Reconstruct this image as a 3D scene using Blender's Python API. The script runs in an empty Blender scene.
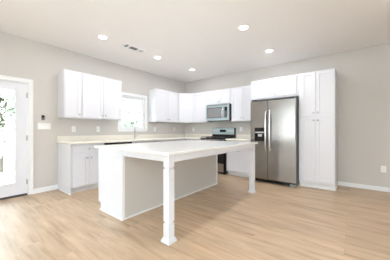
import bpy, bmesh, math, random
from mathutils import Vector, Matrix
random.seed(7)
sc = bpy.context.scene
col = sc.collection

# ------------------------------------------------------------ camera
TH = math.atan(161 / 202.6)
cd = bpy.data.cameras.new('camera'); cam = bpy.data.objects.new('camera', cd); col.objects.link(cam)
cam.location = (4.516, -5.135, 1.13)
cam.rotation_euler = (math.pi / 2, 0, TH)
cd.sensor_width = 36; cd.lens = 202.6 / 390 * 36; cd.shift_y = 0.5 / 390
cd.clip_start = 0.05; cd.clip_end = 200
sc.camera = cam

# ------------------------------------------------------------ light and exposure
sc.view_settings.view_transform = 'Standard'; sc.view_settings.look = 'None'
sc.view_settings.exposure = 0.63; sc.view_settings.gamma = 1; sc.view_settings.use_curve_mapping = False
SKY = 4.0; ZENITH = 11
REAR_W, SIDE_W, DOWN_W = 2, 2, 5.6
FILL_W = 116
w = bpy.data.worlds.new('sky'); sc.world = w; w.use_nodes = True
bg = w.node_tree.nodes['Background']; bg.inputs[0].default_value = (0.72, 0.87, 1.0, 1); bg.inputs[1].default_value = SKY
_n = w.node_tree.nodes; _l = w.node_tree.links
_tc = _n.new('ShaderNodeTexCoord'); _sx = _n.new('ShaderNodeSeparateXYZ'); _l.new(_tc.outputs['Generated'], _sx.inputs[0])
_mr = _n.new('ShaderNodeMapRange'); _mr.inputs['From Min'].default_value = 0.16; _mr.inputs['From Max'].default_value = 0.6
_mr.inputs['To Min'].default_value = SKY; _mr.inputs['To Max'].default_value = ZENITH
_l.new(_sx.outputs['Z'], _mr.inputs['Value']); _l.new(_mr.outputs[0], bg.inputs[1])
_cr = _n.new('ShaderNodeValToRGB'); _cr.color_ramp.elements[0].position = 0.12; _cr.color_ramp.elements[0].color = (0.90, 0.96, 1.0, 1)
_cr.color_ramp.elements[1].position = 0.5; _cr.color_ramp.elements[1].color = (0.70, 0.84, 1.0, 1)
_l.new(_sx.outputs['Z'], _cr.inputs[0]); _l.new(_cr.outputs[0], bg.inputs[0])

def area(name, loc, rot, sx, sy, power, color=(1, 1, 1), portal=False):
    l = bpy.data.lights.new(name, 'AREA'); l.shape = 'RECTANGLE'; l.size = sx; l.size_y = sy
    l.energy = power; l.color = color
    if portal: l.cycles.is_portal = True
    o = bpy.data.objects.new(name, l); o.location = loc; o.rotation_euler = rot; col.objects.link(o); return o
H = 2.74
PI = math.pi
# added fill lamps standing in for daylight at the unseen windows
area('rear_window_fill', (2.3, -8.54, 1.45), (PI/2, 0, 0), 2.4, 1.9, REAR_W, (0.76, 0.88, 1.0))
area('rear_window_fill', (5.6, -8.54, 1.45), (PI/2, 0, 0), 2.4, 1.9, REAR_W * 0.8, (0.76, 0.88, 1.0))
area('side_window_fill', (7.54, -4.6, 1.45), (PI/2, 0, PI/2), 1.8, 1.5, SIDE_W, (0.95, 0.96, 1.0))
# added upward fill lamp, unseen behind the camera, to brighten the ceiling
area('ceiling_fill', (5.7, -7.1, 1.6), (PI, 0, 0), 0.9, 0.9, FILL_W, (0.75, 0.86, 1.0))
# sky portals in the glazed door and the kitchen window
area('sky_portal_door', (-0.10, -4.64, 1.0), (PI/2, 0, -PI/2), 0.9, 1.9, 1, portal=True)
area('sky_portal_window', (-0.12, -2.03, 1.6), (PI/2, 0, -PI/2), 0.75, 0.85, 1, portal=True)

# ------------------------------------------------------------ materials
def srgb(r, g, b):
    f = lambda c: (c/255/12.92) if c/255 <= 0.04045 else ((c/255+0.055)/1.055)**2.4
    return (f(r), f(g), f(b), 1)
def mat(name, c, rough=0.5, metal=0.0, noise=0.0, nscale=20, bump=0.0, bscale=200, stretch=None, spec=None, coat=0, emit=None, es=0):
    m = bpy.data.materials.new(name); m.use_nodes = True; nt = m.node_tree; b = nt.nodes['Principled BSDF']
    b.inputs['Base Color'].default_value = c; b.inputs['Roughness'].default_value = rough; b.inputs['Metallic'].default_value = metal
    if spec is not None: b.inputs['Specular IOR Level'].default_value = spec
    if coat: b.inputs['Coat Weight'].default_value = coat
    if emit: b.inputs['Emission Color'].default_value = emit; b.inputs['Emission Strength'].default_value = es
    tc = nt.nodes.new('ShaderNodeTexCoord'); mp = nt.nodes.new('ShaderNodeMapping'); nt.links.new(tc.outputs['Object'], mp.inputs[0])
    if stretch: mp.inputs['Scale'].default_value = stretch
    n = nt.nodes.new('ShaderNodeTexNoise'); n.inputs['Scale'].default_value = nscale; n.inputs['Detail'].default_value = 4
    nt.links.new(mp.outputs[0], n.inputs['Vector'])
    mx = nt.nodes.new('ShaderNodeMix'); mx.data_type = 'RGBA'
    mx.inputs[6].default_value = tuple(x*(1-noise) for x in c[:3]) + (1,)
    mx.inputs[7].default_value = tuple(min(1, x*(1+noise)) for x in c[:3]) + (1,)
    nt.links.new(n.outputs[0], mx.inputs[0]); nt.links.new(mx.outputs[2], b.inputs['Base Color'])
    if bump:
        n2 = nt.nodes.new('ShaderNodeTexNoise'); n2.inputs['Scale'].default_value = bscale; nt.links.new(mp.outputs[0], n2.inputs['Vector'])
        bp = nt.nodes.new('ShaderNodeBump'); bp.inputs['Strength'].default_value = bump; bp.inputs['Distance'].default_value = 0.002
        nt.links.new(n2.outputs[0], bp.inputs['Height']); nt.links.new(bp.outputs[0], b.inputs['Normal'])
    return m
M = {}
M['wall'] = mat('greige_wall_paint', srgb(211, 206, 200), 0.85, noise=0.012, nscale=2, bump=0.08)
M['ceiling'] = mat('ceiling_paint', srgb(250, 247, 245), 0.9, noise=0.01, nscale=2, bump=0.06)
M['trim'] = mat('white_trim_paint', srgb(244, 244, 244), 0.35, noise=0.01)
M['door'] = mat('door_paint', srgb(236, 237, 242), 0.35, noise=0.01)
M['cab'] = mat('white_cabinet_paint', srgb(228, 228, 232), 0.35, noise=0.008, nscale=3)
M['nickel'] = mat('brushed_nickel', (0.50, 0.50, 0.50, 1), 0.32, 1, noise=0.05)
M['cream'] = mat('cream_quartz', srgb(246, 240, 228), 0.18, noise=0.02, nscale=60)
M['white_quartz'] = mat('white_quartz', srgb(244, 244, 242), 0.14, noise=0.015, nscale=40)
M['steel'] = mat('stainless_steel', (0.37, 0.352, 0.338, 1), 0.22, 1, noise=0.05, nscale=30, stretch=(1, 1, 0.03))
M['steel_side'] = mat('grey_appliance_side', (0.28, 0.28, 0.28, 1), 0.45, 0.5, noise=0.03)
M['film'] = mat('blue_tinted_steel', (0.50, 0.61, 0.635, 1), 0.28, 0.85, noise=0.04, nscale=30, stretch=(0.03, 1, 1))
M['black'] = mat('black_gloss', (0.012, 0.012, 0.014, 1), 0.12, noise=0.05)
M['blackmatte'] = mat('cast_iron', (0.03, 0.03, 0.032, 1), 0.55, noise=0.2, nscale=90)
M['darkgrey'] = mat('dark_grey_plastic', (0.06, 0.06, 0.062, 1), 0.4, noise=0.05)
M['micglass'] = mat('microwave_screen', (0.34, 0.335, 0.335, 1), 0.2, 0.4, noise=0.25, nscale=14, stretch=(6, 1, 0.2))  # vertical streaks put a blinds reflection into the glass colour
M['silver'] = mat('silver_handle', (0.80, 0.80, 0.81, 1), 0.2, 0.9, noise=0.02)
M['plate'] = mat('white_plastic', srgb(246, 246, 244), 0.3, noise=0.005)
M['slot'] = mat('slot_dark', (0.05, 0.05, 0.05, 1), 0.6, noise=0.05)
M['display'] = mat('display_panel', (0.015, 0.02, 0.03, 1), 0.1, noise=0.05)
M['lens'] = mat('lit_lens', (1, 1, 1, 1), 0.5, emit=(1, 0.98, 0.95, 1), es=9)
M['kick'] = mat('toe_kick_paint', srgb(238, 237, 236), 0.5, noise=0.01)
M['deck'] = mat('deck_boards', (0.30, 0.29, 0.28, 1), 0.7, noise=0.1, nscale=4, stretch=(1, 12, 1))
M['grass'] = mat('grass_ground', (0.13, 0.16, 0.10, 1), 0.9, noise=0.3, nscale=3)
M['leaf'] = mat('leaves', (0.60, 0.62, 0.52, 1), 0.6, noise=0.4, nscale=2)
M['bark'] = mat('bark', (0.16, 0.12, 0.09, 1), 0.9, noise=0.3, nscale=12, stretch=(1, 1, 0.2))
M['rail'] = mat('porch_rail_paint', srgb(246, 246, 246), 0.4, noise=0.01)

def glass(name='clear_glass'):
    m = bpy.data.materials.new(name); m.use_nodes = True; nt = m.node_tree
    for n in list(nt.nodes): nt.nodes.remove(n)
    o = nt.nodes.new('ShaderNodeOutputMaterial'); t = nt.nodes.new('ShaderNodeBsdfTransparent'); t.inputs[0].default_value = (0.95, 0.97, 0.96, 1)
    g = nt.nodes.new('ShaderNodeBsdfGlossy'); g.inputs['Roughness'].default_value = 0.02
    fr = nt.nodes.new('ShaderNodeFresnel'); fr.inputs[0].default_value = 1.3; mx = nt.nodes.new('ShaderNodeMixShader')
    nt.links.new(fr.outputs[0], mx.inputs[0]); nt.links.new(t.outputs[0], mx.inputs[1]); nt.links.new(g.outputs[0], mx.inputs[2]); nt.links.new(mx.outputs[0], o.inputs[0])
    return m
M['glass'] = glass()

def floor_mat():
    m = bpy.data.materials.new('oak_plank_floor'); m.use_nodes = True; nt = m.node_tree; N = nt.nodes; L = nt.links; b = N['Principled BSDF']
    tc = N.new('ShaderNodeTexCoord')
    br = N.new('ShaderNodeTexBrick'); br.offset = 0.37; br.offset_frequency = 2; br.squash = 1
    br.inputs['Scale'].default_value = 1; br.inputs['Brick Width'].default_value = 1.22; br.inputs['Row Height'].default_value = 0.18
    br.inputs['Mortar Size'].default_value = 0.0016; br.inputs['Mortar Smooth'].default_value = 0.3; br.inputs['Bias'].default_value = 0
    br.inputs['Color1'].default_value = (0, 0, 0, 1); br.inputs['Color2'].default_value = (1, 1, 1, 1); br.inputs['Mortar'].default_value = (0.3, 0.3, 0.3, 1)
    L.new(tc.outputs['Object'], br.inputs['Vector'])
    # long grain, shifted per plank
    off = N.new('ShaderNodeVectorMath'); off.operation = 'MULTIPLY_ADD'; off.inputs[1].default_value = (9, 5, 7)
    L.new(br.outputs['Color'], off.inputs[0]); L.new(tc.outputs['Object'], off.inputs[2])
    mp = N.new('ShaderNodeMapping'); mp.inputs['Scale'].default_value = (1.0, 10, 1); L.new(off.outputs[0], mp.inputs[0])
    n1 = N.new('ShaderNodeTexNoise'); n1.inputs['Scale'].default_value = 1.6; n1.inputs['Detail'].default_value = 6; n1.inputs['Roughness'].default_value = 0.6; n1.inputs['Distortion'].default_value = 0.4
    L.new(mp.outputs[0], n1.inputs['Vector'])
    mp2 = N.new('ShaderNodeMapping'); mp2.inputs['Scale'].default_value = (1.2, 4.5, 1); L.new(off.outputs[0], mp2.inputs[0])
    n2 = N.new('ShaderNodeTexNoise'); n2.inputs['Scale'].default_value = 1.3; n2.inputs['Detail'].default_value = 3; L.new(mp2.outputs[0], n2.inputs['Vector'])
    r = N.new('ShaderNodeValToRGB'); e = r.color_ramp.elements
    e[0].position = 0.26; e[0].color = srgb(174, 142, 109); e[1].position = 0.74; e[1].color = srgb(216, 191, 162)
    x = r.color_ramp.elements.new(0.48); x.color = srgb(204, 176, 144)
    L.new(n1.outputs[0], r.inputs[0])
    r2 = N.new('ShaderNodeValToRGB'); e = r2.color_ramp.elements; e[0].position = 0.3; e[0].color = (0.84, 0.83, 0.82, 1); e[1].position = 0.7; e[1].color = (1.06, 1.06, 1.07, 1)
    L.new(n2.outputs[0], r2.inputs[0])
    mu = N.new('ShaderNodeMix'); mu.data_type = 'RGBA'; mu.blend_type = 'MULTIPLY'; mu.inputs[0].default_value = 1
    L.new(r.outputs[0], mu.inputs[6]); L.new(r2.outputs[0], mu.inputs[7])
    r3 = N.new('ShaderNodeValToRGB'); e = r3.color_ramp.elements; e[0].position = 0; e[0].color = (0.95, 0.945, 0.94, 1); e[1].position = 1; e[1].color = (1.03, 1.03, 1.03, 1)
    L.new(br.outputs['Color'], r3.inputs[0])
    m2 = N.new('ShaderNodeMix'); m2.data_type = 'RGBA'; m2.blend_type = 'MULTIPLY'; m2.inputs[0].default_value = 1
    L.new(mu.outputs[2], m2.inputs[6]); L.new(r3.outputs[0], m2.inputs[7])
    sm = N.new('ShaderNodeMix'); sm.data_type = 'RGBA'; sm.inputs[7].default_value = srgb(186, 160, 132)
    L.new(br.outputs['Fac'], sm.inputs[0]); L.new(m2.outputs[2], sm.inputs[6]); L.new(sm.outputs[2], b.inputs['Base Color'])
    b.inputs['Roughness'].default_value = 0.40
    b.inputs['Specular IOR Level'].default_value = 0.65
    bp = N.new('ShaderNodeBump'); bp.inputs['Strength'].default_value = 0.12; bp.inputs['Distance'].default_value = 0.002
    L.new(n1.outputs[0], bp.inputs['Height']); L.new(bp.outputs[0], b.inputs['Normal'])
    return m
M['floor'] = floor_mat()

# ------------------------------------------------------------ mesh helpers
FL = lambda u, d, z: (d, u, z)            # things on the left wall face +x
FR = lambda u, d, z: (u, -d, z)           # things on the back wall face -y
W = lambda x, y, z: (x, y, z)
class MB:
    def __init__(s, f=W): s.v = []; s.fc = []; s.f = f; s.smooth = []
    def poly(s, vs, fs, smooth=False):
        k = len(s.v); s.v += [s.f(*p) for p in vs]
        for q in fs: s.fc.append([k+i for i in q]); s.smooth.append(smooth)
        return s
    def box(s, a0, a1, b0, b1, c0, c1):
        vs = [(a, b, c) for c in (c0, c1) for b in (b0, b1) for a in (a0, a1)]
        return s.poly(vs, [(0,1,3,2),(4,5,7,6),(0,1,5,4),(2,3,7,6),(0,2,6,4),(1,3,7,5)])
    def frust(s, cx, cy, z0, z1, w0, w1):   # square tapering block
        vs = [(cx+sx*q/2, cy+sy*q/2, z) for z, q in ((z0, w0), (z1, w1)) for sx, sy in ((-1,-1),(1,-1),(1,1),(-1,1))]
        return s.poly(vs, [(0,1,2,3),(4,5,6,7),(0,1,5,4),(1,2,6,5),(2,3,7,6),(3,0,4,7)])
    def lathe(s, org, axis, prof, n=20):    # prof: (distance along axis, radius)
        ax = Vector(axis).normalized(); t = ax.orthogonal().normalized(); bt = ax.cross(t); o = Vector(org)
        vs = []; fs = []
        for (h, r) in prof:
            for i in range(n):
                a = 2*PI*i/n; vs.append(tuple(o + ax*h + (t*math.cos(a) + bt*math.sin(a))*r))
        for j in range(len(prof)-1):
            for i in range(n): fs.append((j*n+i, j*n+(i+1) % n, (j+1)*n+(i+1) % n, (j+1)*n+i))
        s.poly(vs, fs, True); k = len(prof)-1
        s.poly(vs[:n], [tuple(range(n))]); s.poly(vs[k*n:], [tuple(range(n))]); return s
    def tube(s, pts, r, n=12):
        P = [Vector(p) for p in pts]; vs = []; fs = []; up = None
        for i, p in enumerate(P):
            d = (P[min(i+1, len(P)-1)] - P[max(i-1, 0)]).normalized()
            up = d.orthogonal().normalized() if up is None else (up - d*up.dot(d)).normalized()
            b = d.cross(up); rr = r[i] if isinstance(r, (list, tuple)) else r
            for k in range(n):
                a = 2*PI*k/n; vs.append(tuple(p + (up*math.cos(a)+b*math.sin(a))*rr))
        for j in range(len(P)-1):
            for i in range(n): fs.append((j*n+i, j*n+(i+1) % n, (j+1)*n+(i+1) % n, (j+1)*n+i))
        s.poly(vs, fs, True); s.poly(vs[:n], [tuple(range(n))]); s.poly(vs[-n:], [tuple(range(n))]); return s
    def prism(s, outline, z0, z1):          # outline of (a,b), extruded over c
        n = len(outline); vs = [(a, b, z0) for a, b in outline] + [(a, b, z1) for a, b in outline]
        return s.poly(vs, [tuple(range(n)), tuple(range(n, 2*n))] + [(i, (i+1) % n, n+(i+1) % n, n+i) for i in range(n)])
def base_of(o):
    v = Vector((0, 0, 0))
    while o: v += Vector(o.location); o = o.parent
    return v
def obj(name, mb, m, parent=None, bev=0.0, loc=None):
    b = base_of(parent) if parent else Vector(loc or (0, 0, 0))
    me = bpy.data.meshes.new(name); me.from_pydata([tuple(Vector(v)-b) for v in mb.v], [], mb.fc)
    me.polygons.foreach_set('use_smooth', mb.smooth)
    bm = bmesh.new(); bm.from_mesh(me); bmesh.ops.recalc_face_normals(bm, faces=bm.faces[:]); bm.to_mesh(me); bm.free()
    me.materials.append(M[m] if isinstance(m, str) else m)
    o = bpy.data.objects.new(name, me); col.objects.link(o)
    if parent: o.parent = parent
    else: o.location = b
    if bev:
        mo = o.modifiers.new('edge', 'BEVEL'); mo.width = bev; mo.segments = 2; mo.limit_method = 'ANGLE'; mo.angle_limit = 0.9
    return o
def tag(o, label, cat, group=None, kind=None):
    o['label'] = label; o['category'] = cat
    if group: o['group'] = group
    if kind: o['kind'] = kind
    return o
def thing(name, label, cat, loc, group=None):
    o = bpy.data.objects.new(name, None); o.empty_display_size = 0.1; col.objects.link(o); o.location = loc; return tag(o, label, cat, group)
def struct(name, mb, m, parent=None, bev=0.0, loc=None, label=None):
    o = obj(name, mb, m, parent, bev, loc)
    if not parent: o['kind'] = 'structure'
    if label: o['label'] = label
    return o
def dup(root, loc, label=None, group=None):
    r = root.copy(); col.objects.link(r); r.location = loc
    if label: r['label'] = label
    if group: r['group'] = group
    for ch in list(root.children):
        c = ch.copy(); col.objects.link(c); c.parent = r
        for g in list(ch.children):
            d = g.copy(); col.objects.link(d); d.parent = c
    return r

# ------------------------------------------------------------ room shell
XR, YR = 7.6, -8.6
struct('floor', MB().box(0, XR, YR, 0, -0.1, 0), 'floor')
struct('ceiling', MB().box(-0.15, XR+0.15, YR-0.15, 0.15, H, H+0.12), 'ceiling')
DY0, DY1, DZ = -5.12, -4.168, 1.962     # glazed door opening
WY0, WY1, WZ0, WZ1 = -2.40, -1.655, 1.175, 2.005
wl = MB()
wl.box(-0.15, 0, YR, DY0, -0.1, H).box(-0.15, 0, DY0, DY1, DZ, H).box(-0.15, 0, DY0, DY1, -0.1, -0.002).box(-0.15, 0, DY1, WY0, -0.1, H)
wl.box(-0.15, 0, WY0, WY1, -0.1, WZ0).box(-0.15, 0, WY0, WY1, WZ1, H).box(-0.15, 0, WY1, 0, -0.1, H)
struct('wall_left', wl, 'wall')
struct('wall_back', MB().box(-0.15, XR+0.15, 0, 0.15, -0.1, H), 'wall')
wr = MB()
wr.box(XR, XR+0.15, YR, -5.5, -0.1, H).box(XR, XR+0.15, -5.5, -3.7, -0.1, 0.7).box(XR, XR+0.15, -5.5, -3.7, 2.2, H).box(XR, XR+0.15, -3.7, 0, -0.1, H)
struct('wall_right', wr, 'wall')
wf = MB()
wf.box(-0.15, 1.1, YR-0.15, YR, -0.1, H).box(3.5, 4.4, YR-0.15, YR, -0.1, H).box(6.8, XR+0.15, YR-0.15, YR, -0.1, H)
for a, b in ((1.1, 3.5), (4.4, 6.8)): wf.box(a, b, YR-0.15, YR, -0.1, 0.5).box(a, b, YR-0.15, YR, 2.4, H)
struct('wall_front', wf, 'wall')

# baseboards
def bb(name, f, u0, u1, h=0.088):
    m = MB(f).box(u0, u1, 0.0005, 0.013, 0, h-0.014).box(u0, u1, 0.0005, 0.008, h-0.014, h).box(u0, u1, 0.013, 0.024, 0, 0.016)
    struct(name, m, 'trim', bev=0.002)
bb('baseboard_left', FL, -4.104, -3.717)
bb('baseboard_back', FR, 4.222, XR, 0.08)

# glazed door
def casing(name, f, a0, a1, z0, z1, w_, bottom=False):
    m = MB(f)
    m.box(a0-w_, a0, 0.0005, 0.018, z0, z1+w_).box(a1, a1+w_, 0.0005, 0.018, z0, z1+w_).box(a0, a1, 0.0005, 0.018, z1, z1+w_)
    m.box(a0-w_, a0-w_+0.014, 0.018, 0.024, z0, z1+w_).box(a1+w_-0.014, a1+w_, 0.018, 0.024, z0, z1+w_).box(a0-w_, a1+w_, 0.018, 0.024, z1+w_-0.014, z1+w_)
    return struct(name, m, 'trim', bev=0.002)
casing('trim_1', FL, DY0, DY1, 0, DZ, 0.068)
jm = MB(FL).box(DY0, DY0+0.012, -0.15, 0, 0, DZ).box(DY1-0.012, DY1, -0.15, 0, 0, DZ).box(DY0, DY1, -0.15, 0, DZ-0.012, DZ)
struct('trim_2', jm, 'trim')
struct('trim_3', MB(FL).box(DY0+0.012, DY1-0.012, -0.15, 0.012, 0, 0.018), 'darkgrey', label='dark door threshold')
a0, a1, b0, b1 = DY0+0.016, DY1-0.018, 0.024, DZ-0.016
gy0, gy1, gz0, gz1 = a0+0.155, a1-0.155, 0.235, 1.815
door = MB(FL).box(a0, gy0, -0.046, -0.004, b0, b1).box(gy1, a1, -0.046, -0.004, b0, b1).box(gy0, gy1, -0.046, -0.004, b0, gz0).box(gy0, gy1, -0.046, -0.004, gz1, b1)
for (p, q, r, s_) in ((gy0-0.02, gy0+0.008, gz0-0.02, gz1+0.02), (gy1-0.008, gy1+0.02, gz0-0.02, gz1+0.02)): door.box(p, q, -0.004, 0.006, r, s_)
door.box(gy0, gy1, -0.004, 0.006, gz0-0.02, gz0+0.008).box(gy0, gy1, -0.004, 0.006, gz1-0.008, gz1+0.02)
d1 = struct('door_1', door, 'door', bev=0.002)
struct('door_glass', MB(FL).box(gy0, gy1, -0.028, -0.022, gz0, gz1), 'glass', d1)
for z in (1.745, 1.0, 0.235):
    struct('hinge', MB(FL).lathe((a1+0.004, 0.004, z-0.045), (0, 0, 1), [(0, 0.007), (0.09, 0.007)], 10).box(a1-0.012, a1+0.008, -0.003, 0.0, z-0.045, z+0.045), 'nickel', d1)
struct('door_sweep', MB(FL).box(a0, a1, -0.010, -0.001, 0.019, 0.034), 'darkgrey', d1)
struct('lever_handle', MB(FL).lathe((a0+0.065, -0.004, 0.92), (0, 1, 0), [(0, 0.03), (0.008, 0.03), (0.01, 0.012), (0.05, 0.012)], 16).tube([(a0+0.065, 0.045, 0.92), (a0+0.18, 0.045, 0.92)], 0.009), 'nickel', d1)

# kitchen window: casing, sill, sashes with grilles
cs = casing('trim_4', FL, WY0, WY1, WZ0, WZ1, 0.072)
struct('trim_5', MB(FL).box(WY0-0.09, WY1+0.09, 0.0005, 0.035, WZ0-0.022, WZ0).box(WY0-0.06, WY1+0.06, 0.0005, 0.016, WZ0-0.072, WZ0-0.022), 'trim', bev=0.002)
wn = MB(FL)
fw = 0.035
wn.box(WY0, WY0+fw, -0.15, -0.02, WZ0, WZ1).box(WY1-fw, WY1, -0.15, -0.02, WZ0, WZ1).box(WY0+fw, WY1-fw, -0.15, -0.02, WZ0, WZ0+0.02).box(WY0+fw, WY1-fw, -0.15, -0.02, WZ1-0.03, WZ1)
win = struct('window_1', wn, 'trim')
zm = (WZ0+WZ1)/2 + 0.01
for nm, z0, z1, d0 in (('upper_sash', zm-0.018, WZ1-0.03, -0.095), ('lower_sash', WZ0+0.02, zm+0.018, -0.06)):
    s0, s1 = WY0+fw, WY1-fw
    m = MB(FL); t = 0.03
    m.box(s0, s0+t, d0, d0+0.03, z0, z1).box(s1-t, s1, d0, d0+0.03, z0, z1).box(s0+t, s1-t, d0, d0+0.03, z0, z0+t).box(s0+t, s1-t, d0, d0+0.03, z1-t, z1)
    for k in (1, 2):
        y = s0+t + (s1-s0-2*t)*k/3; m.box(y-0.011, y+0.011, d0+0.006, d0+0.024, z0+t, z1-t)
    zz = (z0+z1)/2; m.box(s0+t, s1-t, d0+0.009, d0+0.021, zz-0.011, zz+0.011)
    sa = struct(nm, m, 'trim', win)
    struct('window_glass', MB(FL).box(s0+t, s1-t, d0+0.013, d0+0.017, z0+t, z1-t), 'glass', sa)
# unseen windows behind the camera, added to let light in
def bigwin(name, f, u0, u1, z0, z1, d0=-0.12):
    m = MB(f); t = 0.06
    m.box(u0, u0+t, d0, d0+0.05, z0, z1).box(u1-t, u1, d0, d0+0.05, z0, z1).box(u0+t, u1-t, d0, d0+0.05, z0, z0+t).box(u0+t, u1-t, d0, d0+0.05, z1-t, z1)
    c = (u0+u1)/2; m.box(c-t/2, c+t/2, d0, d0+0.05, z0+t, z1-t)
    o = struct(name, m, 'trim'); struct('window_glass', MB(f).box(u0+t, u1-t, d0+0.02, d0+0.026, z0+t, z1-t), 'glass', o)
FB = lambda u, d, z: (u, YR+d, z)
FX = lambda u, d, z: (XR-d, u, z)
bigwin('window_2', FB, 1.1, 3.5, 0.5, 2.4); bigwin('window_3', FB, 4.4, 6.8, 0.5, 2.4); bigwin('window_4', FX, -5.5, -3.7, 0.7, 2.2)

# ------------------------------------------------------------ outdoors
struct('ground', MB().box(-30, -0.16, -25, 14, -0.75, -0.6), 'grass')
struct('porch_deck', MB().box(-1.62, -0.155, -7.5, -3.2, -0.12, -0.03), 'deck')
pr = thing('porch_railing', 'white porch railing with square balusters outside the glazed door', 'railing', (-1.5, -4.7, -0.03))
obj('top_rail', MB().box(-1.54, -1.46, -7.0, -3.3, 0.80, 0.845), 'rail', pr)
obj('bottom_rail', MB().box(-1.525, -1.475, -7.0, -3.3, 0.16, 0.21), 'rail', pr)
for y in (-7.05, -3.25): obj('post', MB().box(-1.55, -1.45, y-0.05, y+0.05, -0.03, 0.95), 'rail', pr)
k = 0
y = -6.93
while y < -3.33:
    obj('baluster', MB().box(-1.52, -1.48, y-0.02, y+0.02, 0.21, 0.80), 'rail', pr); y += 0.103
def tree(name, label, x, y, h, r, n, seed):
    random.seed(seed)
    t = thing(name, label, 'tree', (x, y, -0.6), 'trees seen through the glass')
    tr = MB().tube([(x, y, -0.6), (x+0.05, y, h*0.35), (x-0.04, y+0.05, h*0.7)], [r*0.09, r*0.07, r*0.03], 10)
    for q in range(6):
        a = q*1.05; tr.tube([(x, y, h*(0.3+0.05*q)), (x+math.cos(a)*r*0.6, y+math.sin(a)*r*0.6, h*(0.5+0.05*q))], [r*0.035, r*0.01], 6)
    obj('trunk', tr, 'bark', t)
    lf = MB()
    blobs = [(Vector((random.gauss(0, .38)*r, random.gauss(0, .38)*r, h*0.62+random.gauss(0, .2)*h)), r*random.uniform(.25, .5)) for _ in range(16)]
    for _ in range(n):
        c, br_ = random.choice(blobs); d = Vector((random.gauss(0, 1), random.gauss(0, 1), random.gauss(0, 1))).normalized()
        p = Vector((x, y, 0)) + c + d*br_*random.uniform(.6, 1); s_ = random.uniform(.05, .11)*1.3
        a = Vector((random.gauss(0, 1), random.gauss(0, 1), random.gauss(0, 1))).normalized(); bvec = a.orthogonal().normalized()
        lf.poly([tuple(p-a*s_), tuple(p+bvec*s_*.5), tuple(p+a*s_), tuple(p-bvec*s_*.5)], [(0, 1, 2, 3)])
    obj('crown', lf, 'leaf', t)
tree('leafy_tree', 'pale green leafy tree outside the glazed door beyond the porch railing', -7.0, -3.6, 4.4, 2.3, 6000, 1)
tree('leafy_tree', 'pale green tree seen through the small kitchen window over the sink', -8.0, 3.6, 5.4, 2.6, 7000, 2)
tree('leafy_tree', 'low bushy tree filling the lower panes of the kitchen window', -3.6, 0.5, 2.3, 0.9, 3000, 3)

# ------------------------------------------------------------ cabinets
def shaker(f, u0, u1, d, z0, z1, fwd=0.057, th=0.019, name='door', parent=None, mid=None):
    m = MB(f)
    m.box(u0, u0+fwd, d, d+th, z0, z1).box(u1-fwd, u1, d, d+th, z0, z1).box(u0+fwd, u1-fwd, d, d+th, z0, z0+fwd).box(u0+fwd, u1-fwd, d, d+th, z1-fwd, z1)
    m.box(u0+fwd-0.003, u1-fwd+0.003, d+0.001, d+th-0.013, z0+fwd-0.003, z1-fwd+0.003)
    if mid: m.box(u0+fwd, u1-fwd, d, d+th, mid-fwd/2, mid+fwd/2)
    return obj(name, m, 'cab', parent, bev=0.0012)
def knob(f, u, d, z, parent):
    m = MB(f).lathe((u, d, z), (0, 1, 0), [(0, 0.007), (0.004, 0.0055), (0.014, 0.0055), (0.017, 0.014), (0.024, 0.0155), (0.029, 0.010)], 14)
    return obj('knob', m, 'nickel', parent)
G = 0.003
def upper(f, u0, u1, z0, z1, dep, doors, label, knobs=(), group=None, front=True):
    c = f((u0+u1)/2, dep/2, z0)
    t = thing('upper_cabinet' if z0 > 1.3 else 'base_cabinet', label, 'cabinet', c, group)
    body = MB(f).box(u0+0.001, u1-0.001, 0.001, dep, z0, z1)
    obj('body', body, 'cab', t, bev=0.002)
    ds = []
    for (a, b, za, zb) in doors: ds.append(shaker(f, a+G, b-G, dep+0.0005, za+G, zb-G, parent=t))
    for i, u, z in knobs: knob(f, u, dep+0.0195, z, ds[i])
    return t
UB, UT = 1.368, 2.262
UD = 0.315
GU = 'upper cabinets'
e = 0.012
def dpair(u0, u1, z0, z1):
    c = (u0+u1)/2; return [(u0+e, c, z0+e, z1-e), (c, u1-e, z0+e, z1-e)]
upper(FL, -3.722, -3.412, UB, UT, UD, [(-3.722+e, -3.412-e, UB+e, UT-e)], 'narrow single-door white upper cabinet nearest the glazed door', [(0, -3.462, UB+0.075)], GU)
upper(FL, -3.411, -2.545, UB, UT, UD, dpair(-3.411, -2.545, UB, UT), 'wide two-door white upper cabinet left of the kitchen window', [(0, -2.978-0.036, UB+0.075), (1, -2.978+0.036, UB+0.075)], GU)
upper(FL, -1.545, -0.622, UB, UT, UD, dpair(-1.545, -0.622, UB, UT), 'two-door white upper cabinet right of the kitchen window', [(0, -1.083-0.036, UB+0.075), (1, -1.083+0.036, UB+0.075)], GU)
# diagonal corner cabinet
t = thing('corner_upper_cabinet', 'white corner upper cabinet with a single diagonal door', 'cabinet', (0.25, -0.25, UB), GU)
q = UD
obj('body', MB().prism([(0.001, -0.001), (0.001, -0.62), (q, -0.62), (0.62, -q), (0.62, -0.001)], UB, UT), 'cab', t, bev=0.002)
rt = 1/math.sqrt(2)
def FD(u, d, z):   # u runs along the diagonal, d outward
    return (q + u*rt + d*rt, -0.62 + u*rt - d*rt, z)
Ld = (0.62-q)/rt
shaker(FD, 0.02, Ld-0.02, 0.0005, UB+e, UT-e, parent=t)
upper(FR, 0.622, 1.152, UB, UT, UD, [(0.622+e, 1.152-e, UB+e, UT-e)], 'single-door white upper cabinet between the corner cabinet and the microwave', [], GU)
upper(FR, 1.154, 1.918, 1.852, UT, UD, dpair(1.154, 1.918, 1.852, UT), 'short two-door white cabinet directly above the microwave', [(0, 1.536-0.03, 1.92), (1, 1.536+0.03, 1.92)], GU)
upper(FR, 1.92, 2.585, UB, UT, UD, dpair(1.92, 2.585, UB, UT), 'two-door white upper cabinet between the microwave and the refrigerator', [(0, 2.252-0.036, UB+0.085), (1, 2.252+0.036, UB+0.085)], GU)

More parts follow.
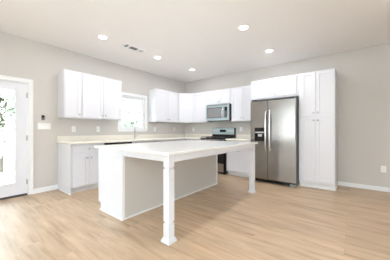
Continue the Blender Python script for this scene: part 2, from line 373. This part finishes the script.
# cabinet over the fridge (deep), then pantry
t = thing('over_fridge_cabinet', 'deep short white two-door cabinet above the refrigerator', 'cabinet', (3.1, -0.3, 1.84))
obj('body', MB(FR).box(2.588, 3.603, 0.001, 0.60, 1.835, 2.275), 'cab', t, bev=0.002)
obj('side_panel', MB(FR).box(2.588, 2.610, 0.001, 0.60, 0.0, 1.8345), 'cab', t, bev=0.001)
for i, (a, b) in enumerate(((2.64, 3.095), (3.10, 3.565))):
    d = shaker(FR, a, b, 0.6005, 1.875, 2.262, parent=t); knob(FR, 3.0975 + (-0.045 if i == 0 else 0.045), 0.6195, 1.92, d)
t = thing('pantry_cabinet', 'tall white four-door pantry cabinet right of the refrigerator', 'cabinet', (3.91, -0.3, 0))
obj('body', MB(FR).box(3.606, 4.215, 0.001, 0.60, 0.11, 2.285), 'cab', t, bev=0.002)
obj('toe_kick', MB(FR).box(3.606, 4.215, 0.001, 0.54, 0, 0.1095).box(3.606, 4.222, 0.54, 0.552, 0, 0.03).box(4.215, 4.225, 0.001, 0.552, 0, 0.03), 'kick', t)
for a, b in ((3.645, 3.905), (3.911, 4.205)):
    for z0, z1, zk in ((0.125, 1.383, 1.325), (1.408, 2.272, 1.475)):
        d = shaker(FR, a, b, 0.6005, z0, z1, parent=t)
        knob(FR, 3.873 if a < 3.8 else 3.943, 0.6195, zk, d)

# base cabinets
def base(f, u0, u1, label, drawers, knobs_d, doors, knobs, endpanel=None, dep=0.585):
    t = thing('base_cabinet', label, 'cabinet', f((u0+u1)/2, dep/2, 0), 'base cabinets')
    obj('body', MB(f).box(u0+0.001, u1-0.001, 0.001, dep, 0.1, 0.883), 'cab', t, bev=0.002)
    k = MB(f).box(u0+0.001, u1-0.001, 0.001, dep-0.07, 0, 0.0995).box(u0+0.001, u1-0.001, dep-0.07, dep-0.058, 0, 0.02)
    obj('toe_kick', k, 'kick', t)
    if endpanel:
        obj('end_panel', MB(f).box(endpanel-0.012, endpanel, 0.001, dep+0.019, 0.0, 0.883), 'cab', t, bev=0.002)
        obj('shoe_molding', MB(f).box(endpanel-0.022, endpanel-0.0125, 0.026, dep+0.019, 0.0, 0.022), 'trim', t)
    for (a, b) in drawers:
        m = MB(f).box(a+G, b-G, dep+0.0005, dep+0.012, 0.715, 0.868); w2 = 0.035
        m.box(a+G, a+G+w2, dep+0.012, dep+0.0195, 0.715, 0.868).box(b-G-w2, b-G, dep+0.012, dep+0.0195, 0.715, 0.868)
        m.box(a+G+w2, b-G-w2, dep+0.012, dep+0.0195, 0.715, 0.715+w2).box(a+G+w2, b-G-w2, dep+0.012, dep+0.0195, 0.868-w2, 0.868)
        d = obj('drawer', m, 'cab', t, bev=0.001); knob(f, (a+b)/2, dep+0.0195, 0.79, d)
    for (a, b, s_) in doors:
        d = shaker(f, a+G, b-G, dep+0.0005, 0.115, 0.70, parent=t)
        if s_: knob(f, (b-0.036) if s_ > 0 else (a+0.036), dep+0.0195, 0.625, d)
    return t
base(FL, -3.705, -3.092, 'white base cabinet with one drawer over two doors, nearest the glazed door', [(-3.69, -3.11)], 0, [(-3.69, -3.40, 1), (-3.40, -3.11, -1)], 0, endpanel=-3.705)
base(FL, -2.47, -1.60, 'white sink base cabinet under the faucet, behind the island', [], 0, [(-2.455, -2.035, 1), (-2.035, -1.615, -1)], 0)
base(FL, -1.598, -0.66, 'white base cabinet between the sink and the room corner', [(-1.58, -0.70)], 0, [(-1.58, -1.14, 1), (-1.14, -0.70, -1)], 0)
base(FR, 0.66, 1.150, 'white base cabinet left of the range', [(0.70, 1.135)], 0, [(0.70, 1.135, 1)], 0)
base(FR, 1.926, 2.584, 'white base cabinet between the range and the refrigerator', [(1.94, 2.57)], 0, [(1.94, 2.255, 1), (2.255, 2.57, -1)], 0)
t = thing('corner_base_cabinet', 'white blind corner base cabinet where the two counter runs meet', 'cabinet', (0.3, -0.3, 0), 'base cabinets')
obj('body', MB().box(0.001, 0.658, -0.658, -0.001, 0.1, 0.883), 'cab', t); obj('toe_kick', MB().box(0.001, 0.5, -0.658, -0.001, 0, 0.0995), 'kick', t)

# dishwasher
t = thing('dishwasher', 'dark-topped dishwasher under the counter beside the drawer cabinet', 'dishwasher', (0.3, -2.78, 0))
obj('body', MB(FL).box(-3.086, -2.476, 0.02, 0.585, 0.0, 0.882), 'darkgrey', t)
obj('door', MB(FL).box(-3.08, -2.482, 0.5855, 0.620, 0.11, 0.80), 'steel', t, bev=0.004)
obj('control_panel', MB(FL).box(-3.08, -2.482, 0.5855, 0.626, 0.803, 0.879), 'black', t, bev=0.004)
obj('handle', MB(FL).tube([(-3.0, 0.65, 0.76), (-2.56, 0.65, 0.76)], 0.009).box(-2.99, -2.975, 0.62, 0.65, 0.752, 0.768).box(-2.585, -2.57, 0.62, 0.65, 0.752, 0.768), 'nickel', t)

# worktops
t = thing('worktop', 'long cream quartz worktop along the window wall, turning the corner to the range', 'worktop', (0.3, -2.0, 0.884))
obj('slab', MB().prism([(0.001, -3.735), (0.64, -3.735), (0.64, -0.64), (1.152, -0.64), (1.152, -0.001), (0.001, -0.001)], 0.884, 0.922), 'cream', t, bev=0.004)
obj('upstand', MB().prism([(0.001, -3.735), (0.020, -3.735), (0.020, -0.020), (1.152, -0.020), (1.152, -0.001), (0.001, -0.001)], 0.9225, 1.022), 'cream', t, bev=0.002)
t = thing('worktop', 'short cream quartz worktop between the range and the refrigerator', 'worktop', (2.25, -0.3, 0.884))
obj('slab', MB(FR).box(1.924, 2.585, 0.001, 0.64, 0.884, 0.922), 'cream', t, bev=0.004)
obj('upstand', MB(FR).box(1.924, 2.585, 0.001, 0.020, 0.9225, 1.022), 'cream', t, bev=0.002)

# faucet
t = thing('kitchen_faucet', 'brushed metal gooseneck faucet in front of the kitchen window', 'faucet', (0.095, -2.04, 0.9225))
fx, fy = 0.095, -2.04
obj('base', MB().lathe((fx, fy, 0.9225), (0, 0, 1), [(0, 0.030), (0.006, 0.030), (0.010, 0.022), (0.09, 0.020), (0.10, 0.013)], 20), 'nickel', t)
ux, uy = 0.82, -0.57
pts = [(fx, fy, 1.02), (fx, fy, 1.20)] + [(fx+ux*(0.085-0.085*math.cos(a)), fy+uy*(0.085-0.085*math.cos(a)), 1.20+0.085*math.sin(a)) for a in [PI*i/12 for i in range(1, 13)]] + [(fx+ux*0.17, fy+uy*0.17, 1.16)]
obj('spout', MB().tube(pts, 0.0105, 14), 'nickel', t)
obj('spray_head', MB().lathe((fx+ux*0.17, fy+uy*0.17, 1.165), (0, 0, -1), [(0, 0.012), (0.03, 0.016), (0.09, 0.017), (0.095, 0.010)], 16), 'nickel', t)
obj('handle', MB().tube([(fx, fy+0.018, 0.985), (fx, fy+0.045, 0.99), (fx+0.01, fy+0.10, 1.015)], [0.009, 0.008, 0.006], 10), 'nickel', t)

# ------------------------------------------------------------ refrigerator
t = thing('refrigerator', 'stainless side-by-side refrigerator with black water dispenser, left of the pantry', 'refrigerator', (3.14, -0.45, 0))
f0, f1 = 2.672, 3.590
ft = 1.765
obj('body', MB(FR).box(f0+0.004, f1-0.004, 0.04, 0.735, 0.02, 1.785), 'steel_side', t, bev=0.004)
xs = 3.052
fd = 0.82
# freezer door with a real dispenser recess
dx0, dx1, dz0, dz1 = 2.768, 2.985, 0.900, 1.19
fr_ = MB(FR).box(f0, dx0, 0.745, fd, 0.09, ft).box(dx1, xs-0.004, 0.745, fd, 0.09, ft).box(dx0, dx1, 0.745, fd, 0.09, dz0).box(dx0, dx1, 0.745, fd, dz1, ft)
dl = obj('freezer_door', fr_, 'steel', t)
disp = MB(FR).box(dx0, dx1, 0.746, 0.765, dz0, dz1).box(dx0, dx0+0.012, 0.765, fd+0.003, dz0, dz1).box(dx1-0.012, dx1, 0.765, fd+0.003, dz0, dz1).box(dx0+0.012, dx1-0.012, 0.765, fd+0.003, dz1-0.012, dz1).box(dx0+0.012, dx1-0.012, 0.765, fd+0.003, dz0, dz0+0.016)
dp = obj('dispenser', disp, 'black', dl)
obj('control_strip', MB(FR).box(dx0+0.012, dx1-0.012, 0.765, fd+0.001, 1.105, dz1-0.012), 'black', dp)
obj('spout', MB(FR).box(dx0+0.065, dx1-0.065, 0.766, 0.80, 1.0, 1.05), 'silver', dp)
obj('divider', MB(FR).box(dx0+0.012, dx1-0.012, 0.765, fd+0.002, 1.075, 1.104), 'silver', dp)
dr = obj('fridge_door', MB(FR).box(xs+0.004, f1, 0.745, fd, 0.09, ft), 'steel', t, bev=0.006)
for cx_, par in ((xs-0.034, dl), (xs+0.052, dr)):
    zs = [0.705, 0.74, 0.80, 0.95, 1.12, 1.29, 1.43, 1.50, 1.535]
    ds = [fd-0.002, fd+0.028, fd+0.042, fd+0.052, fd+0.056, fd+0.052, fd+0.042, fd+0.028, fd-0.002]
    obj('handle', MB(FR).tube([(cx_, d_, z_) for d_, z_ in zip(ds, zs)], 0.018, 12), 'silver', par)
obj('kick_grille', MB(FR).box(f0+0.01, f1-0.01, 0.7355, 0.765, 0.022, 0.085).box(f0+0.04, f1-0.12, 0.765, 0.775, 0.03, 0.045).box(f0+0.04, f1-0.12, 0.765, 0.775, 0.055, 0.07), 'black', t)
obj('hinge_cover', MB(FR).box(f1-0.10, f1-0.005, 0.62, 0.79, ft+0.021, ft+0.042), 'darkgrey', t)
obj('hinge_cover', MB(FR).box(f0+0.005, f0+0.10, 0.62, 0.79, ft+0.021, ft+0.042), 'darkgrey', t)
obj('top_strip', MB(FR).box(f0+0.005, f1-0.005, 0.7355, 0.79, ft+0.002, ft+0.0205), 'darkgrey', t)
for x in (f0+0.05, f1-0.07): obj('foot', MB(FR).box(x-0.03, x+0.03, 0.70, 0.79, 0.0, 0.0215), 'steel_side', t)
obj('corner_bracket', MB(FR).box(f1-0.11, f1+0.002, 0.766, 0.80, 0.005, 0.055), 'steel_side', t, bev=0.004)

# ------------------------------------------------------------ microwave
t = thing('microwave', 'blue-tinted stainless over-the-range microwave under the short cabinet', 'microwave', (1.54, -0.2, 1.40))
m0, m1, mz0, mz1 = 1.158, 1.896, 1.402, 1.848
obj('body', MB(FR).box(m0, m1, 0.001, 0.36, mz0, mz1), 'darkgrey', t, bev=0.003)
md = MB(FR)
wx0, wx1, wz0, wz1 = m0+0.055, m0+0.50, mz0+0.085, mz1-0.095
md.box(m0, wx0, 0.3605, 0.40, mz0, mz1).box(wx0, m1, 0.3605, 0.40, mz1-0.0949, mz1).box(wx0, m1, 0.3605, 0.40, mz0, wz0).box(wx1, m1, 0.3605, 0.40, wz0, wz1)
df = obj('door', md, 'film', t)
obj('window', MB(FR).box(wx0, wx1, 0.3605, 0.397, wz0, wz1), 'micglass', df)
wf_ = MB(FR).box(wx0-0.012, wx0, 0.40, 0.403, wz0-0.014, wz1+0.014).box(wx1, wx1+0.012, 0.40, 0.403, wz0-0.014, wz1+0.014).box(wx0, wx1, 0.397, 0.403, wz1-0.005, wz1+0.014).box(wx0, wx1, 0.397, 0.403, wz0-0.014, wz0+0.005)
obj('window_frame', wf_, 'darkgrey', df)
obj('handle', MB(FR).tube([(wx1+0.050, 0.40, wz0+0.005), (wx1+0.050, 0.435, wz0+0.03), (wx1+0.050, 0.445, (wz0+wz1)/2), (wx1+0.050, 0.435, wz1-0.03), (wx1+0.050, 0.40, wz1-0.005)], 0.019, 10), 'silver', df)
cp = obj('control_panel', MB(FR).box(m0+0.60, m1-0.055, 0.4005, 0.404, wz0-0.01, wz1+0.01), 'black', t)
bt = MB(FR)
for i in range(3):
    for j in range(5): bt.box(m0+0.617+i*0.03, m0+0.637+i*0.03, 0.404, 0.4055, wz0+0.01+j*0.034, wz0+0.03+j*0.034)
obj('buttons', bt, 'steel_side', cp)
obj('vent_grille', MB(FR).box(m0+0.04, m1-0.04, 0.4003, 0.403, mz1-0.035, mz1-0.012), 'steel_side', t)

# ------------------------------------------------------------ range
t = thing('range', 'stainless kitchen range with black burner grates and blue-tinted control backguard', 'range', (1.54, -0.33, 0))
r0, r1 = 1.156, 1.908
obj('body', MB(FR).box(r0, r1, 0.02, 0.63, 0.03, 0.905), 'black', t)
obj('cooktop', MB(FR).box(r0, r1, 0.085, 0.665, 0.9055, 0.928), 'black', t, bev=0.004)
bgd = obj('backguard', MB(FR).prism([(r0+0.003, 0.02), (r0+0.003, 0.085), (r1-0.003, 0.085), (r1-0.003, 0.02)], 0.9055, 1.205), 'black', t, bev=0.006)
obj('fascia', MB(FR).box(r0+0.012, r1-0.025, 0.0855, 0.092, 1.02, 1.198), 'film', bgd)
obj('clock_display', MB(FR).box(1.43, 1.63, 0.0925, 0.096, 1.085, 1.155), 'display', bgd)
for i in range(4):
    for u in (1.22+i*0.045, 1.69+i*0.045): obj('button', MB(FR).box(u, u+0.022, 0.0925, 0.095, 1.10, 1.135), 'silver', bgd)
for cx_ in (1.285, 1.54, 1.79):
    g = MB(FR); a, b = cx_-0.118, cx_+0.118
    for d_ in (0.14, 0.385, 0.63): g.box(a, b, d_-0.006, d_+0.006, 0.9285+0.018, 0.9285+0.032)
    for u in (a, cx_-0.006, b-0.012): g.box(u, u+0.012, 0.14, 0.63, 0.9285+0.018, 0.9285+0.032)
    for u in (a, b-0.012):
        for d_ in (0.14, 0.618): g.box(u, u+0.012, d_, d_+0.012, 0.9285, 0.9285+0.018)
    obj('grate', g, 'blackmatte', t)
for cx_, d_ in ((1.285, 0.26), (1.285, 0.51), (1.54, 0.385), (1.79, 0.26), (1.79, 0.51)):
    obj('burner', MB(FR).lathe((cx_, d_, 0.9285), (0, 0, 1), [(0, 0.048), (0.006, 0.048), (0.007, 0.036), (0.014, 0.034)], 20), 'blackmatte', t)
fp = obj('front_panel', MB(FR).box(r0, r1, 0.6305, 0.675, 0.815, 0.905), 'steel', t, bev=0.004)
for i in range(5):
    obj('control_knob', MB(FR).lathe((r0+0.10+i*0.14, 0.675, 0.86), (0, 1, 0), [(0, 0.023), (0.008, 0.023), (0.010, 0.018), (0.032, 0.016)], 18), 'blackmatte', fp)
od = obj('oven_door', MB(FR).box(r0+0.003, r1-0.022, 0.6305, 0.668, 0.285, 0.81), 'black', t, bev=0.004)
obj('door_trim', MB(FR).box(r0+0.003, r1-0.022, 0.6685, 0.672, 0.74, 0.808), 'steel', od)
obj('handle', MB(FR).tube([(r0+0.05, 0.715, 0.775), (r1-0.06, 0.715, 0.775)], 0.012).box(r0+0.06, r0+0.08, 0.672, 0.715, 0.765, 0.785).box(r1-0.09, r1-0.07, 0.672, 0.715, 0.765, 0.785), 'silver', od)
obj('storage_drawer', MB(FR).box(r0+0.003, r1-0.022, 0.6305, 0.668, 0.065, 0.278), 'steel', t, bev=0.004)
for u in (r0+0.05, r1-0.05): obj('foot', MB(FR).lathe((u, 0.58, 0), (0, 0, 1), [(0, 0.02), (0.0295, 0.02)], 10), 'darkgrey', t)
for u in (r0+0.05, r1-0.05): obj('foot', MB(FR).lathe((u, 0.10, 0), (0, 0, 1), [(0, 0.02), (0.0295, 0.02)], 10), 'darkgrey', t)

# ------------------------------------------------------------ island
t = thing('kitchen_island', 'white kitchen island base with greige back panel and two square posts', 'kitchen island', (2.3, -2.6, 0))
ix0, ix1, iy0, iy1 = 1.622, 2.215, -3.712, -1.483
ZT = 0.884
obj('body', MB().box(ix0, ix1-0.014, iy0+0.016, iy1-0.016, 0.11, ZT), 'cab', t)
obj('toe_kick', MB().box(ix0+0.06, ix1-0.014, iy0+0.016, iy1-0.016, 0, 0.1095), 'kick', t)
obj('back_panel', MB().box(ix1-0.0135, ix1, iy0+0.016, iy1-0.016, 0, ZT), 'wall', t)['label'] = 'greige painted back panel'
for ya, yb, s_ in ((iy0, iy0+0.0155, -1), (iy1-0.0155, iy1, 1)):
    ep = MB(lambda x, z, y: (x, y, z)).prism([(ix0-0.02, 0.112), (ix0-0.02, ZT), (ix1, ZT), (ix1, 0), (ix0+0.045, 0), (ix0+0.045, 0.112)], ya, yb)
    p = obj('end_panel', ep, 'cab', t, bev=0.002)
    yo = ya-0.009 if s_ < 0 else yb+0.0005
    obj('shoe_molding', MB().box(ix0+0.035, ix1+0.012, yo, yo+0.0085, 0, 0.022), 'trim', t, bev=0.002)
obj('corner_trim', MB().box(ix1+0.0005, ix1+0.006, iy0, iy0+0.035, 0.022, ZT), 'trim', t)
obj('corner_trim', MB().box(ix1+0.0005, ix1+0.006, iy1-0.035, iy1, 0.022, ZT), 'trim', t)
obj('shoe_molding', MB().box(ix1+0.0005, ix1+0.012, iy0, iy1, 0, 0.022), 'trim', t, bev=0.002)
FI = lambda u, d, z: (ix0-d, u, z)
n = 4; ww = (iy1-iy0-0.06)/n
for i in range(n):
    a = iy0+0.03+i*ww
    dd = shaker(FI, a+G, a+ww-G, 0.0005, 0.125, 0.70, parent=t); knob(FI, a+(0.045 if i % 2 else ww-0.045), 0.0195, 0.63, dd)
    dd = shaker(FI, a+G, a+ww-G, 0.0005, 0.715, 0.868, 0.035, name='drawer', parent=t); knob(FI, a+ww/2, 0.0195, 0.79, dd)
# posts
LX = 3.022
for ly in (-3.683, -1.565):
    L_ = MB()
    wd = 0.080
    L_.frust(LX, ly, 0.0, 0.022, 0.118, 0.118).frust(LX, ly, 0.022, 0.05, 0.112, wd+0.004)
    L_.frust(LX, ly, 0.05, 0.185, wd, wd).frust(LX, ly, 0.185, 0.192, wd, wd-0.018).frust(LX, ly, 0.192, 0.203, wd-0.018, wd-0.018).frust(LX, ly, 0.203, 0.210, wd-0.018, wd)
    L_.frust(LX, ly, 0.210, 0.735, wd, wd).frust(LX, ly, 0.735, 0.742, wd, wd-0.018).frust(LX, ly, 0.742, 0.753, wd-0.018, wd-0.018).frust(LX, ly, 0.753, 0.760, wd-0.018, wd)
    L_.frust(LX, ly, 0.760, ZT, wd, wd)
    obj('leg', L_, 'cab', t, bev=0.003)
za = 0.808
obj('apron', MB().box(ix1+0.0065, LX-0.0405, -3.700, -3.675, za, ZT), 'cab', t, bev=0.002)
obj('apron', MB().box(ix1+0.0065, LX-0.0405, -1.573, -1.548, za, ZT), 'cab', t, bev=0.002)
obj('apron', MB().box(LX+0.015, LX+0.040, -3.6425, -1.6055, za, ZT), 'cab', t, bev=0.002)
ob = obj('outlet', MB().box(2.093, 2.172, iy0-0.006, iy0-0.0005, 0.632, 0.752), 'plate', t, bev=0.002)
obj('socket', MB().box(2.115, 2.150, iy0-0.008, iy0-0.006, 0.70, 0.735).box(2.115, 2.150, iy0-0.008, iy0-0.006, 0.648, 0.683), 'plate', ob)
tag(obj('island_worktop', MB().box(1.585, 3.10, -3.762, -1.485, ZT+0.0005, 0.914), 'white_quartz', bev=0.004, loc=(2.3, -2.6, ZT)), 'white quartz island worktop overhanging the two posts', 'worktop')

# ------------------------------------------------------------ outlets and switches
def outlet(f, u, z, label, rocker=False):
    c = f(u, 0.001, z-0.06); t = thing('wall_outlet', label, 'outlet', c, 'wall outlets')
    p = obj('cover_plate', MB(f).box(u-0.037, u+0.037, 0.001, 0.007, z-0.06, z+0.06), 'plate', t, bev=0.002)
    for zz in (z-0.021, z+0.021):
        s_ = obj('socket', MB(f).box(u-0.017, u+0.017, 0.007, 0.009, zz-0.015, zz+0.015), 'plate', p, bev=0.001)
        obj('slots', MB(f).box(u-0.009, u-0.006, 0.009, 0.0093, zz-0.006, zz+0.006).box(u+0.006, u+0.009, 0.009, 0.0093, zz-0.006, zz+0.006), 'slot', p)
outlet(FL, -3.44, 1.160, 'white wall outlet under the narrow single-door upper cabinet')
outlet(FL, -2.938, 1.162, 'white wall outlet under the wide two-door upper cabinet left of the window')
outlet(FL, -1.316, 1.165, 'white wall outlet on the window wall just right of the window trim')
outlet(FL, -0.522, 1.165, 'white wall outlet on the window wall nearest the room corner')
outlet(FR, 0.373, 1.165, 'white wall outlet on the range wall nearest the room corner')
outlet(FR, 2.05, 1.165, 'white wall outlet between the range backguard and the refrigerator')
outlet(FR, 4.917, 0.413, 'low white wall outlet above the baseboard right of the pantry')
t = thing('light_switch', 'white four-gang light switch plate on the wall beside the glazed door', 'light switch', (0.001, -3.933, 1.15))
p = obj('cover_plate', MB(FL).box(-4.035, -3.832, 0.001, 0.007, 1.152, 1.266), 'plate', t, bev=0.002)
for i in range(4):
    u = -4.002+i*0.046; obj('rocker', MB(FL).box(u-0.015, u+0.015, 0.007, 0.011, 1.176, 1.242), 'plate', p, bev=0.001)
t = thing('wall_control', 'small dark control unit on the wall above the switch plate', 'wall control', (0.001, -3.955, 1.32))
p = obj('housing', MB(FL).box(-3.982, -3.930, 0.001, 0.016, 1.322, 1.412), 'steel_side', t, bev=0.003)
obj('screen', MB(FL).box(-3.974, -3.938, 0.0163, 0.018, 1.372, 1.404), 'black', p)
obj('button', MB(FL).box(-3.968, -3.944, 0.0163, 0.018, 1.334, 1.356), 'darkgrey', p)

# ------------------------------------------------------------ ceiling: vent and recessed lights
t = thing('ceiling_vent', 'white rectangular ceiling air vent with dark louvre gaps', 'vent', (1.11, -2.78, H))
vx0, vx1, vy0, vy1 = 1.02, 1.20, -3.00, -2.56
f_ = MB().box(vx0, vx0+0.028, vy0, vy1, H-0.010, H-0.0005).box(vx1-0.028, vx1, vy0, vy1, H-0.010, H-0.0005).box(vx0+0.028, vx1-0.028, vy0, vy0+0.028, H-0.010, H-0.0005).box(vx0+0.028, vx1-0.028, vy1-0.028, vy1, H-0.010, H-0.0005)
fr = obj('frame', f_, 'trim', t, bev=0.002)
obj('duct', MB().box(vx0+0.028, vx1-0.028, vy0+0.028, vy1-0.028, H-0.0025, H-0.0006), 'slot', t)
lv = MB()
def slat(y, tilt, x0=vx0+0.028, x1=vx1-0.028):
    c_, s2 = math.cos(tilt), math.sin(tilt); L2 = 0.009
    lv.poly([(x0, y-L2*c_, H-0.0075-L2*s2*0.5), (x1, y-L2*c_, H-0.0075-L2*s2*0.5), (x1, y+L2*c_, H-0.0075+L2*s2*0.5), (x0, y+L2*c_, H-0.0075+L2*s2*0.5),
             (x0, y-L2*c_, H-0.0065-L2*s2*0.5), (x1, y-L2*c_, H-0.0065-L2*s2*0.5), (x1, y+L2*c_, H-0.0065+L2*s2*0.5), (x0, y+L2*c_, H-0.0065+L2*s2*0.5)],
            [(0,1,2,3),(4,5,6,7),(0,1,5,4),(1,2,6,5),(2,3,7,6),(3,0,4,7)])
yy = vy0+0.045
while yy < vy1-0.035:
    if abs(yy-(-2.885)) < 0.012: lv.box(vx0+0.028, vx1-0.028, yy-0.010, yy+0.010, H-0.010, H-0.003)
    elif yy > -2.70: slat(yy, 0.2, vx0+0.028, vx1-0.028)
    elif int(round((yy-vy0)/0.02)) % 2 == 0: lv.box(vx0+0.028, vx1-0.028, yy-0.001, yy+0.001, H-0.007, H-0.004)
    yy += 0.020
obj('louvres', lv, 'trim', t)

RL = 0.062
def downlight_proto(loc, label):
    t = thing('recessed_light', label, 'ceiling light', loc, 'recessed ceiling lights')
    x, y, z = loc
    obj('trim_ring', MB().lathe((x, y, z-0.0005), (0, 0, -1), [(0, RL+0.02), (0.004, RL+0.018), (0.007, RL+0.004), (0.0072, RL)], 32), 'trim', t)
    obj('lens', MB().lathe((x, y, z-0.0078), (0, 0, -1), [(0, RL), (0.003, RL-0.004)], 32), 'lens', t)
    l = bpy.data.lights.new('lamp', 'AREA'); l.shape = 'DISK'; l.size = 2*RL; l.energy = DOWN_W; l.color = (0.93, 0.95, 1.0)
    lo = bpy.data.objects.new('lamp', l); col.objects.link(lo); lo.parent = t; lo.location = (0, 0, -0.014)
    return t
spots = [((1.10, -3.393), 'recessed ceiling light nearest the glazed door, left of the air vent'),
         ((1.10, -2.162), 'recessed ceiling light just right of the air vent'),
         ((1.13, -0.993), 'recessed ceiling light nearest the room corner'),
         ((3.145, -2.19), 'recessed ceiling light high in front of the refrigerator, over the island edge'),
         ((3.15, -1.013), 'recessed ceiling light closest above the cabinet over the refrigerator'),
         ((3.15, -3.393), 'recessed ceiling light over the near end of the island')]
pt = None
for (x, y), lab in spots:
    if pt is None: pt = downlight_proto((x, y, H), lab)
    else: dup(pt, (x, y, H), lab)
